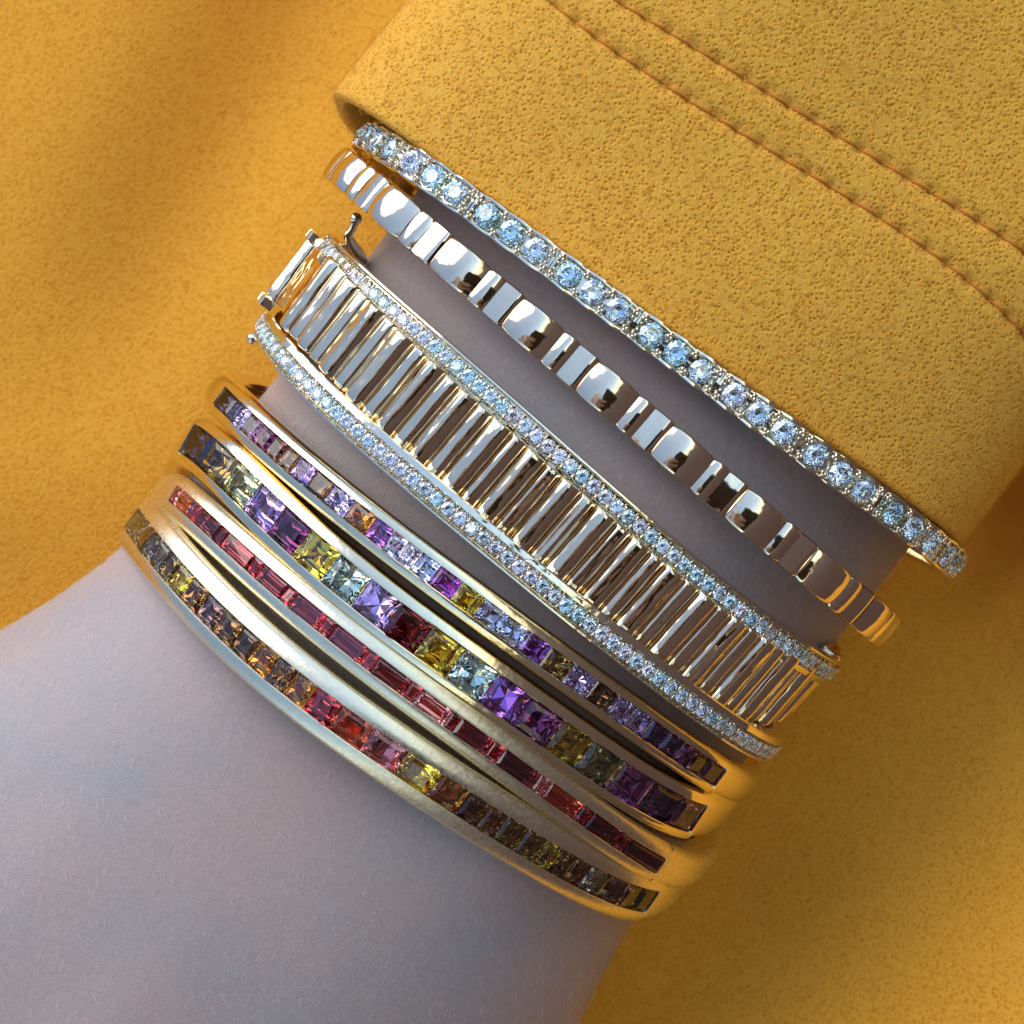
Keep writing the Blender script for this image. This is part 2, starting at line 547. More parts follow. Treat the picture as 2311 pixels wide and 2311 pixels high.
def surface_points(me, n, ok_fn):
    m = len(me.polygons)
    cen = np.empty(m * 3); me.polygons.foreach_get('center', cen); cen = cen.reshape(-1, 3) * 1000
    nor = np.empty(m * 3); me.polygons.foreach_get('normal', nor); nor = nor.reshape(-1, 3)
    ar = np.empty(m); me.polygons.foreach_get('area', ar)
    ok = np.nonzero(ok_fn(cen, nor))[0]; w = ar[ok] / ar[ok].sum()
    pick = rng.choice(ok, n, p=w); P = cen[pick]; N = nor[pick]
    j = rng.uniform(-1, 1, (n, 3)) * (np.sqrt(ar[pick]) * 500)[:, None]
    j -= N * np.sum(j * N, 1)[:, None]
    return P + j, N

def along(N, ang):
    d = np.stack([np.cos(ang), np.sin(ang), 0 * ang], 1)
    d -= N * np.sum(d * N, 1)[:, None]
    return norm(d)

def fuzz(me, n, mat, parent, ok_fn):
    P, N = surface_points(me, n, ok_fn)
    V, F = strands(P, N, along(N, rng.uniform(0, 2 * math.pi, n)), rng.uniform(.35, 1.0, n), rng.uniform(.012, .026, n), rng.uniform(.05, .35, n), rng.normal(0, .4, n))
    add_obj('nap', mesh_data('nap', V, F, mat), parent, kind='stuff')

# ------------------------------------------------------------------ arm
O2 = np.array([-0.5, -5.6])
EA = np.array([-0.61, -0.79]); EA /= np.linalg.norm(EA)
EC = np.array([-EA[1], EA[0]])
def arm_xy(a, c): return O2[0] + EA[0] * a + EC[0] * c, O2[1] + EA[1] * a + EC[1] * c

KEYS = np.array([
    # a,   L,    R,   zt,  zb,  n
    (-150, 36, 36, 22, 22, 2.0),
    (-60, 29.5, 29, 19, 18, 2.1),
    (-20, 28, 28, 18.0, 16.5, 2.1),
    (0, 27.8, 28, 17.8, 16, 2.1),
    (19, 29.3, 28.8, 16.8, 16, 2.1),
    (27, 31.5, 30.5, 17.4, 16, 2.0),
    (34, 34.5, 32, 17.6, 16, 1.95),
    (45, 39.5, 34.5, 17.6, 16, 1.95),
    (62, 45, 38, 17.0, 15, 1.95),
    (80, 44, 40, 13.5, 14, 2.3),
    (96, 41, 39.5, 11.5, 13, 2.4),
    (104, 37, 36, 10, 12, 2.4)], float)

def arm_section(a):
    r = [np.interp(a, KEYS[:, 0], KEYS[:, k]) for k in range(1, 6)]
    return r

def smooth_keys(a):
    w = 0; acc = np.zeros(5)
    for d in np.linspace(-7, 7, 9):
        k = math.exp(-(d / 4.5) ** 2); acc += k * np.array(arm_section(a + d)); w += k
    return acc / w

def fuse(acc, voxel=1.3):
    """one continuous skin surface from overlapping tubes"""
    me = mesh_data('tmp', acc.V, acc.F, M_SKIN)
    fix_normals(me)
    tmp = bpy.data.objects.new('tmp', me); COL.objects.link(tmp)
    rm = tmp.modifiers.new('r', 'REMESH'); rm.mode = 'VOXEL'; rm.voxel_size = voxel * MM; rm.use_smooth_shade = True
    sm = tmp.modifiers.new('s', 'SMOOTH'); sm.factor = 0.5; sm.iterations = 14
    dg = bpy.context.evaluated_depsgraph_get(); dg.update()
    ev = bpy.data.meshes.new_from_object(tmp.evaluated_get(dg))
    bpy.data.objects.remove(tmp)
    ev.name = 'person'
    ev.materials.clear(); ev.materials.append(M_SKIN)
    ev.polygons.foreach_set('use_smooth', [True] * len(ev.polygons))
    return ev

def chain(acc, pts, rads, seg=16):
    path = []; rr = []
    pts = [np.asarray(p, float) for p in pts]
    for i in range(len(pts) - 1):
        for f in np.linspace(0, 1, 7)[:-1]:
            path.append(pts[i] * (1 - f) + pts[i + 1] * f); rr.append(rads[i] * (1 - f) + rads[i + 1] * f)
    path.append(pts[-1]); rr.append(rads[-1])
    T = norm(path[-1] - path[-2])
    for f in (0.4, 0.7, 0.9, 1.0):
        path.append(pts[-1] + T * rads[-1] * f); rr.append(rads[-1] * math.sqrt(max(0.02, 1 - f * f)))
    V, F = tube(path, rr, seg); acc.add(V, F)

def build_person():
    A = np.arange(-150, 105, 2.0); K = 72; V = []
    for a in A:
        L, R, zt, zb, n = smooth_keys(a)
        for k in range(K):
            t = 2 * math.pi * k / K
            c, s = math.cos(t), math.sin(t)
            c = np.sign(c) * abs(c) ** (2 / n); s = np.sign(s) * abs(s) ** (2 / n)
            cc = c * (R if c > 0 else L); zz = s * (zt if s > 0 else zb)
            if s > 0:
                zz += s * (2.0 * math.exp(-((a - 14) / 8) ** 2 - ((cc - 15) / 7) ** 2) - 0.5 * math.exp(-((a - 30) / 10) ** 2 - ((cc + 2) / 9) ** 2))
                h = min(1.0, max(0.0, (a - 32) / 25.0))
                for q in (-13, -2, 9, 20): zz += s * h * 0.6 * math.exp(-((cc - q * (1 + .006 * a)) / 2.6) ** 2)
            x, y = arm_xy(a, cc); V.append((x, y, zz))
    F = grid_faces(len(A), K, False, True)
    F.append(tuple(range(K))); F.append(tuple(range((len(A) - 1) * K, len(A) * K))[::-1])
    acc = Acc(); acc.add(V, F)
    def finger(pts, rads):
        chain(acc, [(*arm_xy(a, c), z) for a, c, z in pts], rads)
    finger([(86, -30, 0), (108, -31, -1), (148, -34, -4), (170, -34, -12), (188, -33, -18)], [9, 9.5, 8.3, 7.4, 6.6])
    finger([(86, -11, 1), (110, -11, 0), (154, -12, -3), (180, -12, -12), (200, -11, -18)], [9, 9.7, 8.5, 7.6, 6.8])
    finger([(86, 9, 1), (108, 9, 0), (150, 11, -3), (174, 12, -12), (193, 12, -18)], [9, 9.3, 8.1, 7.2, 6.4])
    finger([(82, 27, -1), (102, 29, -2), (134, 33, -5), (152, 35, -12), (168, 35, -17)], [8.5, 8.6, 7.2, 6.4, 5.7])
    finger([(42, -22, -2), (64, -44, -4), (92, -68, -6), (124, -74, -9), (146, -74, -12)], [13, 14, 10.5, 9.2, 7.6])
    ev = fuse(acc)
    o = thing('person', 'bare left wrist and back of a hand wearing seven bracelets, in a mustard sleeve', 'person', data=ev)
    place_top(o)
    return o, ev

person, person_me = build_person()

# fine pale hairs on wrist and hand
def build_hair():
    n = 9000
    P, N = surface_points(person_me, n, lambda c, nr: (nr[:, 2] > 0.05) & ((c[:, :2] - O2) @ EA > -26) & ((c[:, :2] - O2) @ EA < 76))
    V, F = strands(P, N, along(N, rng.normal(-1.45, .35, n)), rng.uniform(.45, 1.2, n), rng.uniform(.006, .012, n), rng.uniform(.06, .2, n), rng.normal(0, .15, n))
    add_obj('fine_hair', mesh_data('fine_hair', V, F, M_HAIR), person, kind='stuff')
build_hair()

# ------------------------------------------------------------------ sleeve
SC0, SHW, SN, SZT, SZB = -3.8, 34.3, 3.6, 21.0, 11.0
def sleeve_z(c):
    q = min(1.0, abs((c - SC0) / SHW)); return SZT * max(0.0, 1 - q ** SN) ** (1 / SN)

def sleeve_ac(u, v):
    z = 20.0
    for _ in range(40):
        P = unproject(u, v, z); rel = P[:2] - O2; a, c = rel @ EA, rel @ EC
        z = 0.5 * z + 0.5 * sleeve_z(c)
    return a, c
CUFF_PX = [(762, 196), (790, 235), (858, 276), (966, 340), (1153, 458), (1286, 552), (1411, 644), (1504, 710), (1584, 776), (1699, 862), (1898, 1000), (2023, 1098), (2110, 1150)]
cuff = np.array([sleeve_ac(q[0] - 9, q[1] + 13) for q in CUFF_PX]); cuff = cuff[np.argsort(cuff[:, 1])]
cuff_fit = np.polyfit(cuff[:, 1], cuff[:, 0], 2)
ROW1 = [(1300, 50), (1392, 115), (1504, 188), (1666, 288), (1763, 358), (1865, 416), (1972, 481), (2035, 515), (2184, 623), (2268, 712), (2310, 753)]
ROW2 = [(1420, 18), (1575, 110), (1687, 180), (1800, 246), (1902, 314), (2001, 366), (2116, 432), (2216, 505), (2310, 565)]
def row_fit(px):
    q = np.array([sleeve_ac(*p) for p in px]); return np.polyfit(q[:, 1], q[:, 0], 3), q[:, 1].min(), q[:, 1].max()
rows = [row_fit(ROW1), row_fit(ROW2)]
PITCH = 2.28
def row_points(fit, c_lo, c_hi):
    cs = np.linspace(c_lo, c_hi, 400); pts = np.array([(*arm_xy(np.polyval(fit, c), c), sleeve_z(c)) for c in cs])
    l = np.concatenate([[0], np.cumsum(np.linalg.norm(np.diff(pts, axis=0), axis=1))])
    k = np.arange(0, l[-1], PITCH)
    k = k + np.random.default_rng(3).normal(0, 0.13, len(k))
    return np.interp(k, l, cs)

HOLES = [row_points(f, -30, 28) for f, lo, hi in rows]
def build_sleeve():
    K = 420; da = np.concatenate([np.arange(0, 42, 0.4), np.arange(42, 120, 3.0)])
    t = np.linspace(0, 2 * math.pi, K, endpoint=False)
    ct, st = np.cos(t), np.sin(t)
    # super-ellipse, even spacing
    cx = np.sign(ct) * np.abs(ct) ** (2 / SN) * SHW; sx = np.sign(st) * np.abs(st) ** (2 / SN); sx = np.where(sx > 0, sx * SZT, sx * SZB)
    pts = np.stack([cx, sx], 1); pp = np.vstack([pts, pts[:1]])
    l = np.concatenate([[0], np.cumsum(np.linalg.norm(np.diff(pp, axis=0), axis=1))])
    q = np.linspace(0, l[-1], K, endpoint=False)
    cx = np.interp(q, l, pp[:, 0]); sx = np.interp(q, l, pp[:, 1])
    dx = np.roll(cx, -1) - np.roll(cx, 1); dz = np.roll(sx, -1) - np.roll(sx, 1)
    nl = np.hypot(dx, dz); nc, nz = dz / nl, -dx / nl
    V = []
    # profile from inside, round the lip, then outside
    prof = [(12, -1.5), (4, -1.5), (0.5, -1.5), (0.14, -1.36), (0.02, -1.1), (-0.03, -0.75), (0.04, -0.36), (0.16, -0.12), (0.4, -0.02)]
    outer = [(0.9 + d, 0.0) for d in da]
    for (d, h) in prof + outer:
        for k in range(K):
            c = cx[k]; z = sx[k]; cc = c + SC0
            a_edge = np.polyval(cuff_fit, np.clip(cc, -42, 31))
            a = a_edge - d
            hh = h
            if h == 0.0 and z > 0 and d < 42:
                for (f, lo, hi), hol in zip(rows, HOLES):
                    dist = a - np.polyval(f, cc)
                    if abs(dist) < 2.6:
                        hh -= 0.26 * math.exp(-(dist / 0.55) ** 2)
                        hd = np.min(np.abs(hol - cc))
                        hh -= 0.60 * math.exp(-(hd * hd + dist * dist) / 0.36 ** 2)
            # soft unevenness
            hh += 0.45 * math.sin(cc * 0.16 + a * 0.05) * math.sin(a * 0.11 + 1.0) if h == 0 else 0.45 * math.sin(cc * 0.16 + a * 0.05) * math.sin(a * 0.11 + 1.0)
            x, y = arm_xy(a, cc + nc[k] * hh)
            V.append((x, y, z + nz[k] * hh))
    F = grid_faces(len(prof) + len(outer), K, False, True)
    me = mesh_data('sleeve', V, F, M_SLEEVE); fix_normals(me)
    s = add_obj('sleeve', me, person)
    fuzz(me, 22000, M_SLEEVE, s, lambda c, nr: (nr[:, 2] > -0.2) & ((c[:, :2] - O2) @ EA > -75))
    # stitches
    sp = []
    base_me = None
    for (f, lo, hi), hol in zip(rows, HOLES):
        for c0, c1 in zip(hol[:-1], hol[1:]):
            P = []
            for q, lift in zip((0.06, 0.2, 0.5, 0.8, 0.94), (-0.62, -0.30, -0.20, -0.30, -0.62)):
                c = c0 + (c1 - c0) * q
                x, y = arm_xy(np.polyval(f, c), c); z = sleeve_z(c)
                # outward normal of the sleeve at c
                e = 0.05; sl = (sleeve_z(c + e) - sleeve_z(c - e)) / (2 * e); nn = np.array([-sl, 1.0]) / math.hypot(sl, 1)
                wob = 0.45 * math.sin(c * 0.16 + np.polyval(f, c) * 0.05) * math.sin(np.polyval(f, c) * 0.11 + 1.0)
                x += EC[0] * nn[0] * (lift + wob); y += EC[1] * nn[0] * (lift + wob); z += nn[1] * (lift + wob)
                P.append((x, y, z))
            V, F = tube(P, [0.09, 0.13, 0.14, 0.13, 0.09], 6)
            add_obj('stitch', mesh_data('stitch', V, F, M_THREAD), s)
    return s
build_sleeve()

# ------------------------------------------------------------------ cloth beneath
def cloth_z(x, y):
    """x, y in mm (numpy arrays)"""
    def g(px, py, sx, sy, rot=0.0):
        cx, cy = unproject(px, py, -26)[:2]
        dx, dy = x - cx, y - cy; c, s = math.cos(rot), math.sin(rot)
        u = dx * c + dy * s; v = -dx * s + dy * c
        return np.exp(-(u / sx) ** 2 - (v / sy) ** 2)
    z = -25.5 + 0 * x
    z += 1.2 * np.sin(x * 0.045 + 0.6) * np.sin(y * 0.05 + 0.4)
    z += -3.5 * g(640, 60, 9, 34, -0.55)          # hollow beside the sleeve
    z += 3.5 * g(200, 500, 24, 44, -0.6)
    z += -2.2 * g(560, 420, 10, 34, -0.6)
    z += 1.5 * g(60, 1100, 16, 10, 0.3)
    z += -26.0 * g(2330, 1085, 8, 14, -0.6)        # deep fold behind the cuff
    z += 5.0 * g(2260, 1235, 22, 6, -0.70)
    z += 7.0 * g(2330, 2330, 42, 30, 0.3)         # rise in the near corner
    z += -3.0 * g(2120, 1750, 26, 12, 0.35)
    z += -2.0 * g(1700, 2150, 10, 26, 0.4)
    z += 1.6 * g(1800, 1350, 14, 30, 0.6)
    r = np.maximum(0.0, x * 0.78 - y * 0.52 - 18.0)
    z += np.where(r < 20, r * r * 0.008, 3.2 + (r - 20) * 0.62) * np.exp(-np.maximum(0, r - 60) / 60)
    return z

def build_cloth():
    n = 300
    u = np.linspace(-1, 1, n); g = 190 * np.sign(u) * (0.32 * np.abs(u) + 0.68 * np.abs(u) ** 3)
    X, Y = np.meshgrid(g, g, indexing='ij')
    Z = cloth_z(X, Y)
    V = np.stack([X, Y, Z], -1).reshape(-1, 3)
    F = grid_faces(n, n)
    # thickness: a second layer under the first, closed at the hem
    V2 = V.copy(); V2[:, 2] -= 1.6
    o = n * n
    F2 = [tuple(i + o for i in f[::-1]) for f in F]
    edge = [i * n for i in range(n)] + [(n - 1) * n + j for j in range(1, n)] + [i * n + n - 1 for i in range(n - 2, -1, -1)] + [j for j in range(n - 2, 0, -1)]
    F3 = [(edge[k], edge[(k + 1) % len(edge)], edge[(k + 1) % len(edge)] + o, edge[k] + o) for k in range(len(edge))]
    me = mesh_data('garment', np.vstack([V, V2]), F + F2 + F3, M_CLOTH); fix_normals(me)
    t = thing('garment', 'mustard yellow brushed garment lying in soft folds beneath the wrist', 'garment', data=me)
    place_top(t)
    fuzz(me, 16000, M_CLOTH, t, lambda c, nr: (nr[:, 2] > 0) & (np.abs(c[:, 0]) < 62) & (np.abs(c[:, 1]) < 62))
build_cloth()

# ------------------------------------------------------------------ channel set bangles
GROUP = 'bracelets stacked on the wrist'
def channel_bangle(name, label, E0, E1, stones, hw, hc, T, mat, kind, tip0, tip1, b=22.0, p=2.1, taper=0.86, dep=None, jit=3.0, back=1.5):
    trace = [(q[0], q[1]) for q in stones]
    ring = Ring(E0, E1, trace, b, p, back=back)
    dep = dep or hc * 1.75
    root = thing(name, label, 'bracelet', GROUP)
    place_top(root)
    arcs = np.array([ring.arc(q[0], q[1]) for q in stones])
    l0, l1 = ring.arc(*tip0), ring.arc(*tip1)
    rt = min(0.32, (hw - hc) * 0.4); rim = 0.45
    def sec(mode, f):
        w = hw * f; t = T * (0.1 + 0.9 * f ** 2); P = []
        left = [(-w * .6, -t), (-w * .93, -t * .9), (-w, -min(t * .55, 1.2))]
        if mode == 'body':
            arcp = []
            for q in range(6):
                ph = math.radians(12 + q * 14.5)
                arcp.append((-w * math.cos(ph) ** 0.75, -0.22 - min(t * .5, 1.1) * (1 - math.sin(ph) ** 0.85)))
        else:
            fl = hw - (hc + rt)
            arcp = [(-w * .99, -0.78), (-(hc + rt + fl * .68), -0.30), (-(hc + rt), -0.04), (-(hc + .07), 0.0)]
            arcp += [(-hc, -0.07), (-hc, -dep)] if mode == 'chan' else [(-hc * .8, 0.0), (-hc * .4, 0.0)]
        left = left + arcp
        return left + [(-bb, nn) for (bb, nn) in left[::-1]]
    ls = []; ss = []
    def put(l, mode, f): ls.append(l); ss.append(sec(mode, f))
    e = 0.02
    nfront = int((l1 - l0) / 0.5)
    put(l0 - rim - .22, 'body', 1.0 * .985)
    put(l0 - rim, 'rim', 1.0); put(l0 - e, 'rim', 1.0)
    for l in np.linspace(l0, l1, nfront): put(l, 'chan', 1.0)
    put(l1 + e, 'rim', 1.0); put(l1 + rim, 'rim', 1.0); put(l1 + rim + .22, 'body', .985)
    rest = ring.L - (l1 - l0) - 2 * rim - 0.44
    nb = int(rest / 0.7)
    for k in range(1, nb):
        d = rest * k / nb; dd = min(d, rest - d)
        x = min(1.0, dd / 22.0); f = 1 - (1 - taper) * (3 * x * x - 2 * x ** 3)
        put(l1 + rim + .22 + d, 'body', f * .985)
    V, F = sweep(ring, ls, ss)
    me = mesh_data('band', V, F, mat, angle=38); fix_normals(me)
    add_obj('band', me, root)
    # stones fill the channel from end to end
    wts = [q[3] if len(q) > 3 else 1.0 for q in stones]
    bd = [l0 + 0.03]
    for i in range(len(arcs) - 1):
        bd.append(arcs[i] + (arcs[i + 1] - arcs[i]) * wts[i] / (wts[i] + wts[i + 1]))
    bd.append(l1 - 0.03)
    r = random.Random(name)
    for i, q in enumerate(stones):
        lo, hi = bd[i], bd[i + 1]
        if hi - lo < 0.25: continue
        P, Tn, B, N = ring.at((lo + hi) / 2)
        P0, *_ = ring.at(lo); P1, *_ = ring.at(hi)
        ln = np.linalg.norm(P1 - P0) - 0.05
        col = q[2]
        if kind == 'baguette': knd = 'bag' if wts[i] > 1.2 else 'step'
        else: knd = r.choice(kind)
        me = gem_mesh(knd, col, r.randrange(4))
        g = add_obj('gemstone', me, root, label=GEM[col][0] + (' baguette gemstone' if knd == 'bag' else ' square gemstone'))
        Rj = Matrix.Rotation(math.radians(r.gauss(0, jit)), 3, 'X') @ Matrix.Rotation(math.radians(r.gauss(0, jit * 1.5)), 3, 'Y')
        Tj = np.array(Rj @ Vector((1, 0, 0))); Bj = np.array(Rj @ Vector((0, 1, 0))); Nj = np.array(Rj @ Vector((0, 0, 1)))
        fr = np.stack([Tn, B, N], 1)
        wdt = 2 * hc - 0.04
        zs = wdt * min(1.0, dep / (wdt * 0.8))
        if knd != 'bag': zs = min(zs, max(ln, 0.6 * wdt))
        mt = frame_matrix(P + N * (-0.03), fr @ Tj, fr @ Bj, fr @ Nj, ln, wdt, zs)
        g.matrix_local = mt
    return ring

B7 = [(321,1166,'olive_brown'),(333,1198,'grey_brown'),(346,1228,'grey_brown'),(360,1254,'grey_brown'),(378,1281,'olive_brown'),(402,1311,'yellow'),(434,1343,'brown'),(471,1376,'mauve_brown'),(515,1415,'brown'),(552,1449,'dark_brown'),(592,1487,'amber'),(635,1522,'brown'),(673,1556,'orange_brown'),(714,1591,'ruby'),(788,1646,'orange_red'),(864,1703,'pink_red'),(942,1756,'yellow'),(1011,1800,'orange_brown'),(1069,1840,'dark_brown'),(1107,1862,'brown'),(1150,1884,'olive_brown'),(1203,1912,'olive_brown'),(1240,1932,'olive_yellow'),(1273,1950,'dark_brown'),(1308,1967,'brown'),(1348,1985,'grey_brown'),(1392,2003,'mauve_brown'),(1427,2018,'brown'),(1462,2031,'olive_brown')]
B6 = [(411,1120,'pink_red',3),(439,1155,'ruby',1),(470,1182,'dark_red',3),(495,1208,'red',1),(532,1245,'red',3),(573,1283,'ruby',1),(606,1312,'dark_red',3),(650,1343,'ruby',1),(693,1377,'red',3.2),(735,1412,'red',1),(789,1455,'red',3.2),(831,1488,'ruby',1),(886,1529,'red',3.2),(932,1563,'ruby',1),(979,1597,'pink_red',3.2),(1022,1629,'red',1),(1066,1663,'red',3.2),(1116,1700,'ruby',1),(1168,1740,'dark_red',3.2),(1222,1778,'pink_red',1),(1268,1809,'orange_red',3),(1320,1846,'red',1),(1366,1873,'dark_red',3),(1410,1900,'red',1),(1455,1929,'dark_red',3)]
B5 = [(453,993,'navy'),(490,1042,'olive_brown'),(535,1094,'pale_yellow_green'),(590,1144,'lilac'),(648,1197,'plum'),(713,1252,'yellow'),(780,1304,'pale_green'),(848,1364,'lilac'),(920,1421,'garnet'),(989,1474,'yellow'),(1064,1530,'mint'),(1137,1584,'violet'),(1213,1637,'plum'),(1286,1684,'olive_yellow'),(1358,1729,'olive_green'),(1431,1771,'purple'),(1500,1811,'dark_purple'),(1556,1843,'plum')]
B4 = [(514,902,'dark_slate'),(541,930,'lavender'),(570,958,'dark_purple'),(597,984,'plum'),(622,1009,'brown_red'),(650,1036,'dark_brown'),(681,1063,'lilac'),(718,1094,'dark_brown'),(762,1130,'lavender'),(808,1167,'amber'),(858,1209,'purple'),(890,1235,'pale_lavender'),(918,1254,'pale_lavender'),(953,1278,'pale_blue'),(1004,1318,'magenta'),(1053,1355,'yellow'),(1109,1395,'pale_blue'),(1156,1430,'pale_blue'),(1203,1466,'violet'),(1254,1506,'olive_brown'),(1308,1544,'lavender'),(1359,1578,'dark_brown'),(1404,1608,'lavender'),(1444,1635,'lavender'),(1485,1659,'dark_purple'),(1522,1682,'dark_purple'),(1552,1700,'plum'),(1582,1718,'mauve_brown'),(1613,1737,'dark_purple')]
r7 = channel_bangle('gem_bangle', 'satin gold bangle with a row of brown, olive and orange square stones, nearest the hand', (283,1185), (1530,2040), B7, 2.65, 1.15, 3.7, M_SATIN, ['step', 'step', 'step', 'princess'], (316,1152), (1474,2036))
r6 = channel_bangle('gem_bangle', 'satin gold bangle set with a thin line of red baguette stones', (350,1092), (1590,1985), B6, 1.95, 0.74, 3.7, M_SATIN, 'baguette', (398,1098), (1494,1953))
r5 = channel_bangle('gem_bangle', 'polished gold bangle with large multicoloured square stones, the widest stone row', (398,985), (1658,1850), B5, 2.42, 1.42, 3.8, M_BANGLE, ['princess', 'step', 'step'], (430,965), (1577,1857))
r4 = channel_bangle('gem_bangle', 'polished gold bangle with small lavender, purple and yellow stones, beside the ribbed bracelet', (466,862), (1715,1782), B4, 1.82, 0.90, 3.5, M_BANGLE, ['princess', 'step'], (500,885), (1632,1749), back=4.5)

# ------------------------------------------------------------------ diamond line bracelet
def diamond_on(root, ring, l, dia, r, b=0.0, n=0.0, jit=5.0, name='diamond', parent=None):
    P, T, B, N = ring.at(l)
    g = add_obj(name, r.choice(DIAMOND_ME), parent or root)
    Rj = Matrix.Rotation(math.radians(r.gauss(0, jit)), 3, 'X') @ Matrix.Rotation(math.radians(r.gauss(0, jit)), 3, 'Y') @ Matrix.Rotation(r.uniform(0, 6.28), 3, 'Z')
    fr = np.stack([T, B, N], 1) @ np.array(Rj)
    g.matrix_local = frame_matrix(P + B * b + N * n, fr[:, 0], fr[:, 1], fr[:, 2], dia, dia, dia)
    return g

def beads(ring, acc, l, bs, rad, n=0.0):
    P, T, B, N = ring.at(l)
    for b in bs:
        V, F = ball(P + B * b + N * n, rad, 7, 4); acc.add(V, F)

def line_bracelet():
    stones = [(850,323),(912,359),(957,387),(1010,427),(1059,455),(1137,517),(1190,549),(1234,582),(1291,622),(1341,658),(1389,697),(1457,743),(1505,779),(1560,820),(1628,869),(1675,902),(1729,942),(1829,1018),(1880,1057),(1961,1117),(2007,1153),(2057,1195),(2097,1229),(2141,1269)]
    ring = Ring((806,310), (2160,1288), stones, 22.6, 3.3)
    root = thing('diamond_bracelet', 'slim line bracelet of round diamonds in threes, against the sleeve cuff', 'bracelet', GROUP)
    place_top(root)
    r = random.Random(11)
    hw, dia = 1.38, 2.06
    sec = [(-1.1, -1.9), (1.1, -1.9), (1.2, -1.5), (-1.2, -1.5)]
    V, F = sweep(ring, np.linspace(0, ring.L, 300, endpoint=False), [sec] * 300); me = mesh_data('inner_band', V, F, M_BRIGHT, angle=35); fix_normals(me)
    add_obj('inner_band', me, root)
    lc = ring.arc(1341, 658)               # middle stone of one link
    per = 2.5 * 3 + 0.95
    n = int(round(ring.L / per)); per = ring.L / n
    for k in range(n):
        c = lc + k * per
        P, T, B, N = ring.at(c)
        l0, l1 = c - per / 2 + 0.05, c + per / 2 - 0.05
        secs = []; ls = np.linspace(l0, l1, 46)
        for l in ls:
            x = (l - c)
            # scalloped walls follow the stones
            near = min(abs(x - d) for d in (-2.5, 0, 2.5))
            w = hw - 0.10 * (min(near, 1.25) / 1.25) ** 2
            end = min(l - l0, l1 - l); 
            fl = -1.0 if end > 0.35 else -0.25
            top = 0.0 + 0.05 * math.cos(x * 2.5)
            left = [(-w * .8, -1.6), (-w, -1.3), (-w, -0.35), (-w * .97, top - .05), (-w * .90, top), (-w * .82, top - .06), (-w * .76, -0.3), (-w * .70, fl)]
            secs.append(left + [(-bb, nn) for bb, nn in left[::-1]])
        V, F = sweep(ring, ls, secs, False, True)
        me = mesh_data('link', V, F, M_BRIGHT, angle=35); fix_normals(me)
        lk = add_obj('link', me, root)
        acc = Acc()
        for d in (-2.5, 0, 2.5):
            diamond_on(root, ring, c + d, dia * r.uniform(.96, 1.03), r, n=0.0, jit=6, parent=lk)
        for d in (-3.72, -1.25, 1.25, 3.72):
            beads(ring, acc, c + d - .14, (-.74, .72), .20, .05); beads(ring, acc, c + d + .16, (-.70, .76), .19, .05)
            beads(ring, acc, c + d, (-.98, .98), .17, 0)
            if abs(d) > 3: beads(ring, acc, c + d, (-.3, .3), .16, .02)
        add_obj('bead_prongs', mesh_data('bead_prongs', acc.V, acc.F, M_BRIGHT), lk, kind='stuff')
    return ring
r1 = line_bracelet()

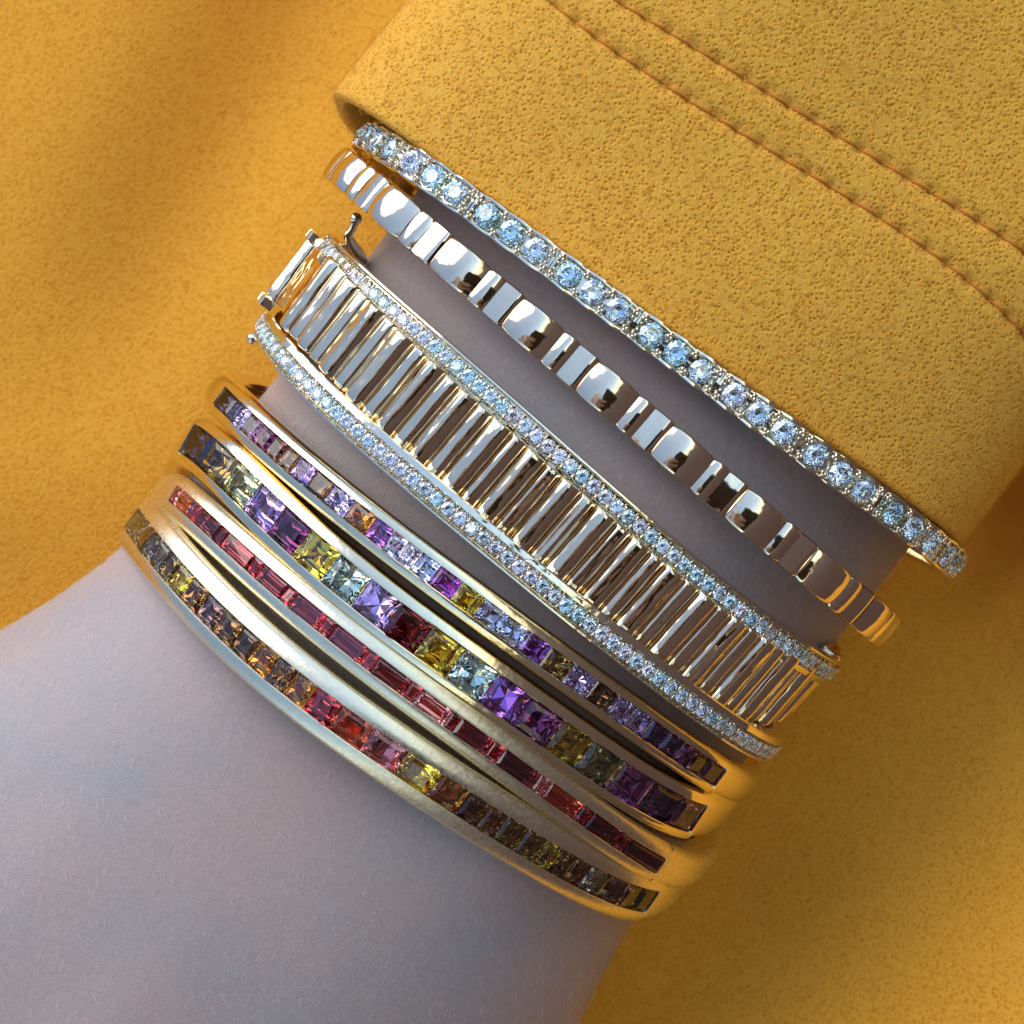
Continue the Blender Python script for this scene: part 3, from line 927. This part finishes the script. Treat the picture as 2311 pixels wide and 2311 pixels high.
# ------------------------------------------------------------------ fluted gold bangle
def fluted_bangle():
    up = [(777,345),(845,387),(920,452),(1034,548),(1149,641),(1255,736),(1324,792),(1380,841),(1460,910),(1510,953),(1594,1025),(1675,1098),(1759,1164),(1833,1226),(1917,1297),(2020,1400)]
    lo = [(741,393),(780,427),(873,511),(932,564),(991,620),(1078,688),(1140,744),(1218,813),(1305,885),(1355,931),(1445,1000),(1504,1049),(1650,1176),(1721,1238),(1824,1325),(1874,1362),(1979,1449)]
    up, lo = np.array(up, float), np.array(lo, float)
    d = norm(up[-1] - up[0]); nrm = np.array([d[1], -d[0]])
    s = np.linspace(60, 1560, 26); o = up[0]
    cu = np.interp(s, (up - o) @ d, (up - o) @ nrm); cl = np.interp(s, (lo - o) @ d, (lo - o) @ nrm)
    mid = o + np.outer(s, d) + np.outer((cu + cl) / 2, nrm)
    ring = Ring((752,366), (2008,1428), mid.tolist(), 21.5, 3.0)
    root = thing('fluted_bangle', 'polished gold bangle of broad and narrow rounded flutes, below the diamond line', 'bracelet', GROUP)
    place_top(root)
    lobes = [ring.arc(*q) for q in ((1038,598),(1184,724),(1361,879),(1537,1029),(1716,1178),(1878,1304))]
    per0 = np.mean(np.diff(lobes)); n = int(round(ring.L / per0)); per = ring.L / n
    off = np.mean([l - i * per for i, l in enumerate(lobes)])
    hw = 1.68
    def piece(nm, c0, c1, prof, edge, seg, cr):
        ls = np.linspace(c0, c1, seg); secs = []
        for i, l in enumerate(ls):
            x = i / (seg - 1); h = prof(x); w = hw * (1 - edge * abs(2 * x - 1) ** 4)
            top = lambda q: h + cr * (1 - q * q) - 0.03
            left = [(-w * .85, -1.2), (-w * .97, -1.0), (-w, min(h - .30, -.5)), (-w * .985, h - .14), (-w * .94, top(.94)), (-w * .82, top(.82)), (-w * .66, top(.66)), (-w * .46, top(.46)), (-w * .26, top(.26)), (-w * .08, top(.08))]
            secs.append(left + [(-bb, nn) for bb, nn in left[::-1]])
        V, F = sweep(ring, ls, secs, False, True)
        me = mesh_data(nm, V, F, M_FLUTE, angle=50); fix_normals(me)
        add_obj(nm, me, root)
    for k in range(n):
        c = off + k * per
        f = lambda x: c + x * per
        g = 0.0022
        piece('broad_flute', f(-.25 + g), f(.285 - g), lambda x: -0.30 + 0.44 * math.sin(math.pi * x), 0.08, 26, 0.26)
        piece('narrow_flute', f(.285 + g), f(.49 - g), lambda x: -0.30 + 0.20 * math.sin(math.pi * x), 0.07, 14, 0.20)
        piece('flat_flute', f(.49 + g), f(.75 - g), lambda x: (-0.28 + 0.14 * (x / .62)) if x < .62 else (-0.14 - 0.16 * ((x - .62) / .38) + 0.10 * math.sin((x - .62) / .38 * math.pi)), 0.05, 18, 0.10)
    # inner lining keeps the flutes together
    ls = np.linspace(0, ring.L, 300, endpoint=False)
    sec = [(-1.35, -1.5), (1.35, -1.5), (1.4, -1.1), (-1.4, -1.1)]
    V, F = sweep(ring, ls, [sec] * 300); me = mesh_data('inner_band', V, F, M_FLUTE, angle=35); fix_normals(me)
    add_obj('inner_band', me, root)
fluted_bangle()

# ------------------------------------------------------------------ ribbed bracelet with two diamond rails
def barrel_mesh(wd, ht, ln, name, seed=0):
    """rounded bar: x across (width), y along (length); a few soft shoulders run along it"""
    q_ = random.Random(seed); f1, p1, a1 = q_.uniform(4, 6.5), q_.uniform(0, 6), q_.uniform(.02, .055)
    K = 27; V = []; ys = [-.5, -.495, -.475, -.44, -.3, -.1, .1, .3, .44, .475, .495, .5]
    sh = [0.55, 0.80, 0.93, 1, 1, 1, 1, 1, 1, .93, .80, 0.55]
    for y, s in zip(ys, sh):
        wv = q_.uniform(-.05, .05)
        for k in range(K):
            t = math.pi * k / (K - 1)
            c, q = math.cos(t), math.sin(t)
            x = np.sign(c) * abs(c) ** 0.95 * wd / 2 * (0.9 + .1 * s); z = abs(q) ** 0.95 * ht * s
            z += q * a1 * math.cos(f1 * t + p1) * s + wv * c * q * .5
            V.append((x, y * ln, z))
        V.append((-wd / 2 * .95, y * ln, -0.9)); V.append((wd / 2 * .95, y * ln, -0.9))
    m = K + 2
    F = grid_faces(len(ys), m, False, True); F.append(tuple(range(m))); F.append(tuple(range((len(ys) - 1) * m, len(ys) * m))[::-1])
    return fix_normals(mesh_data(name, V, F, M_BARREL, angle=60))

def ribbed_bracelet():
    topl = [(711,576),(786,651),(895,750),(985,840),(1064,918),(1126,965),(1191,1030),(1297,1110),(1399,1213),(1459,1256),(1552,1328),(1630,1390),(1723,1461),(1779,1498),(1834,1526)]
    botl = [(637,725),(674,765),(733,831),(800,896),(909,1005),(999,1089),(1080,1170),(1145,1228),(1235,1290),(1328,1371),(1459,1464),(1543,1533),(1630,1592),(1723,1641)]
    upr = [(739,539),(786,595),(861,663),(954,750),(1005,812),(1073,868),(1148,940),(1225,1011),(1309,1073),(1374,1138),(1518,1269),(1592,1315),(1661,1362),(1738,1418),(1800,1461),(1862,1508)]
    lor = [(590,700),(612,734),(647,809),(700,865),(778,943),(819,977),(902,1070),(974,1129),(1067,1210),(1157,1278),(1250,1356),(1359,1449),(1443,1502),(1518,1557),(1598,1604),(1661,1641),(1723,1672)]
    up, lo = np.array(topl, float), np.array(botl, float)
    d = norm(np.array([1190., 930.])); nrm = np.array([d[1], -d[0]]); o = up[0]
    s = np.linspace(0, 1420, 24)
    cu = np.interp(s, (up - o) @ d, (up - o) @ nrm); cl = np.interp(s, (lo - o) @ d, (lo - o) @ nrm)
    mid = o + np.outer(s, d) + np.outer((cu + cl) / 2, nrm)
    bm_ = 22.3
    ring = Ring((648,604), (1815,1583), mid.tolist(), bm_, 2.7, backscale=-0.3, back=-3.0)
    ru = Ring((744,531), (1886,1518), upr, bm_ - .2, 2.7, backscale=-0.3, back=-5.0)
    rl = Ring((602,704), (1760,1686), lor, bm_ - .2, 2.7, backscale=-0.3, back=-1.0)
    root = thing('ribbed_bracelet', 'wide gold bracelet of polished bars between two diamond edged rails, with an open clasp', 'bracelet', GROUP)
    place_top(root)
    r = random.Random(5)
    # bars
    pitch = 3.72
    bigs = [barrel_mesh(2.06, 1.0, 7.3, 'bar', q) for q in range(5)]; slims = [barrel_mesh(1.60, 0.70, 7.15, 'bar', q) for q in range(5, 10)]
    lstart = ring.arc(662, 668) + 0.45; n = int(ring.L * 0.62 / pitch)
    for k in range(n):
        for me, d in ((r.choice(bigs), 0.0), (r.choice(slims), 1.84)):
            l = lstart + k * pitch + d
            P, T, B, N = ring.at(l)
            if k > 4 and P[2] < 3.0: continue
            a = math.radians(r.gauss(0, 4) + (0 if me in bigs else -13)); T2 = T * math.cos(a) + N * math.sin(a); N2 = N * math.cos(a) - T * math.sin(a)
            o = add_obj('bar', me, root)
            o.matrix_local = frame_matrix(P + N * (-1.0), T2, B, N2, 1, r.uniform(.985, 1.01), r.uniform(.94, 1.06))
    # back band under the bars, all the way round
    ls = np.linspace(0, ring.L, 320, endpoint=False)
    sec = [(-3.3, -2.0), (3.3, -2.0), (3.4, -1.75), (-3.4, -1.75)]
    V, F = sweep(ring, ls, [sec] * 320); me = mesh_data('inner_band', V, F, M_BARREL, angle=35); fix_normals(me)
    add_obj('inner_band', me, root)
    # rails
    for q, rg in enumerate((ru, rl)):
        sgn = 1 if q == 0 else -1        # +1: the bars lie on the +B side
        ls = np.linspace(0, rg.L, 420, endpoint=False)
        wi, woo = 1.42, 1.12
        sec = [(-woo * .8, -1.9), (-woo, -1.6), (-woo, -.25), (-woo + .06, -.04), (-woo + .2, .0), (-woo + .30, -.10), (-woo + .42, -.75),
               (.66, -.75), (.72, -.10), (.82, 0.0), (wi - .12, -.10), (wi, -.24), (wi, -1.6), (wi * .8, -1.9)]
        sec = [(b * sgn, nn) for b, nn in sec]
        V, F = sweep(rg, ls, [sec] * 420); me = mesh_data('rail', V, F, M_BRIGHT, angle=35); fix_normals(me)
        rail = add_obj('rail', me, root)
        dia = 1.22; pit = 1.24
        l_a = rg.arc(*((739,536) if q == 0 else (600,712))); l_b = rg.L * 0.62
        acc = Acc(); k = 0; l = l_a
        while l < l_b:
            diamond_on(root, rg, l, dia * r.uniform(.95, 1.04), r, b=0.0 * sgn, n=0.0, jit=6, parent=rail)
            beads(rg, acc, l + pit / 2, (-.48, .48), .16, .03)
            beads(rg, acc, l + pit / 2, (-.30, .32), .11, .05)
            l += pit * r.uniform(.99, 1.01)
        add_obj('bead_prongs', mesh_data('bead_prongs', acc.V, acc.F, M_BRIGHT), rail, kind='stuff')
    # clasp: end box over the first bars, two safety catches
    Pc, T, B, N = ring.at(ring.arc(650, 606) - 0.2)
    me = barrel_mesh(1.22, 0.75, 6.2, 'clasp_bar')
    for d, sc in ((-1.5, 1.0), (0.45, 1.0)):
        P, T, B, N = ring.at(ring.arc(655, 606) + d)
        o = add_obj('clasp_bar', me, root); o.matrix_local = frame_matrix(P + N * (-.55), T, B, N, sc, 1, 1)
        for e in (-1, 1):
            acc = Acc()
            hx, hy, hz = .64 * sc, .42, .62
            Q = P + B * e * 3.5 + N * (-.1)
            corners = [Q + T * x * hx + B * y * hy + N * z * hz for z, s_ in ((-1, 1), (.75, 1), (1, .82)) for x, y in ((s_, s_), (-s_, s_), (-s_, -s_), (s_, -s_))]
            F = grid_faces(3, 4, False, True) + [(0, 1, 2, 3), (8, 9, 10, 11)]
            m2 = mesh_data('clasp_cap', corners, F, M_BRIGHT, angle=30); fix_normals(m2)
            add_obj('clasp_cap', m2, root)
    def px_tube(name, pts, rads, z, ballr):
        path = []
        pts3 = [unproject(u, v, zz) for (u, v), zz in zip(pts, z)]
        rr = []
        for i in range(len(pts3) - 1):
            for f in np.linspace(0, 1, 6)[:-1]: path.append(pts3[i] * (1 - f) + pts3[i + 1] * f); rr.append(rads[i] * (1 - f) + rads[i + 1] * f)
        path.append(pts3[-1]); rr.append(rads[-1])
        path = np.array(path)
        for _ in range(3): path[1:-1] = (path[:-2] + 2 * path[1:-1] + path[2:]) / 4
        acc = Acc(); acc.add(*tube(path, rr, 10)); acc.add(*ball(path[0], ballr, 14, 9))
        add_obj(name, mesh_data(name, acc.V, acc.F, M_BRIGHT), root)
    px_tube('safety_catch', [(803,494),(797,513),(784,530),(793,552),(812,574),(822,590)], [.42,.36,.42,.5,.5,.4], [9, 8.5, 8, 7, 6, 5], .56)
    px_tube('safety_catch', [(569,764),(586,768),(604,784),(632,806)], [.14,.14,.18,.25], [10, 10, 9, 8], .52)
ribbed_bracelet()

# ------------------------------------------------------------------ the phone that takes the picture (seen mirrored in the gold)
def phone():
    root = thing('phone', 'dark phone held over the wrist, seen only as a dark mirror image in the gold', 'phone')
    place_top(root)
    ang = math.radians(-38); ca, sa = math.cos(ang), math.sin(ang)
    def slab(w, h, t, r, cx, cy, z0, name, mat):
        V = []; pr = []
        for (sx, sy, a0) in ((1, 1, 0), (-1, 1, 90), (-1, -1, 180), (1, -1, 270)):
            for k in range(7):
                a = math.radians(a0 + 15 * k); pr.append((sx * (w / 2 - r) + r * math.cos(a), sy * (h / 2 - r) + r * math.sin(a)))
        for z, k in ((0, .985), (.8, 1.0), (t - .8, 1.0), (t, .985)):
            for x, y in pr:
                x, y = x * k + cx, y * k + cy
                V.append((x * ca - y * sa, x * sa + y * ca, z0 + z))
        m = len(pr); F = grid_faces(4, m, False, True) + [tuple(range(m))[::-1], tuple(range(3 * m, 4 * m))]
        me = mesh_data(name, V, F, mat, angle=40); fix_normals(me); add_obj(name, me, root)
    m, nt, p = new_mat('phone_case'); p.inputs['Base Color'].default_value = (0.02, 0.022, 0.028, 1); p.inputs['Roughness'].default_value = 0.5
    slab(76, 158, 9, 10, 24, -60, D + 3.0, 'phone_case', m)
    slab(38, 38, 1.8, 9, 12, -8, D + 1.0, 'lens_plate', m)
    # the right hand that holds it: fingers across its back, thumb on its screen
    acc = Acc()
    def P(lx, ly, z): return (lx * ca - ly * sa, lx * sa + ly * ca, D + z)
    for ly, reach, r in ((-44, 20, 8.6), (-63, 27, 9.0), (-82, 22, 8.5), (-99, 10, 7.4)):
        chain(acc, [P(-44, ly - 6, 24), P(-30, ly - 2, 10), P(-18, ly, -7), P(reach - 16, ly + 3, -r + 1.5), P(reach, ly + 5, -r + 1.5)], [r + 1.5, r + 1, r, r * .92, r * .8])
    for ly in (-52, -70, -88, -100):
        chain(acc, [P(-46, ly - 6, 26), P(-58, -104, 50), P(-64, -128, 70)], [11, 15, 15])
    chain(acc, [P(-56, -96, 44), P(-28, -70, 32), P(2, -48, 24), P(18, -40, 21)], [14, 11.5, 9.5, 8.5])
    chain(acc, [P(-60, -118, 62), P(-84, -178, 110), P(-130, -270, 190)], [23, 25, 33])
    ev = fuse(acc, 1.8)
    o = thing('person', 'hand gripping the phone over the wrist, seen only as a mirror image', 'person', data=ev)
    place_top(o)
phone()
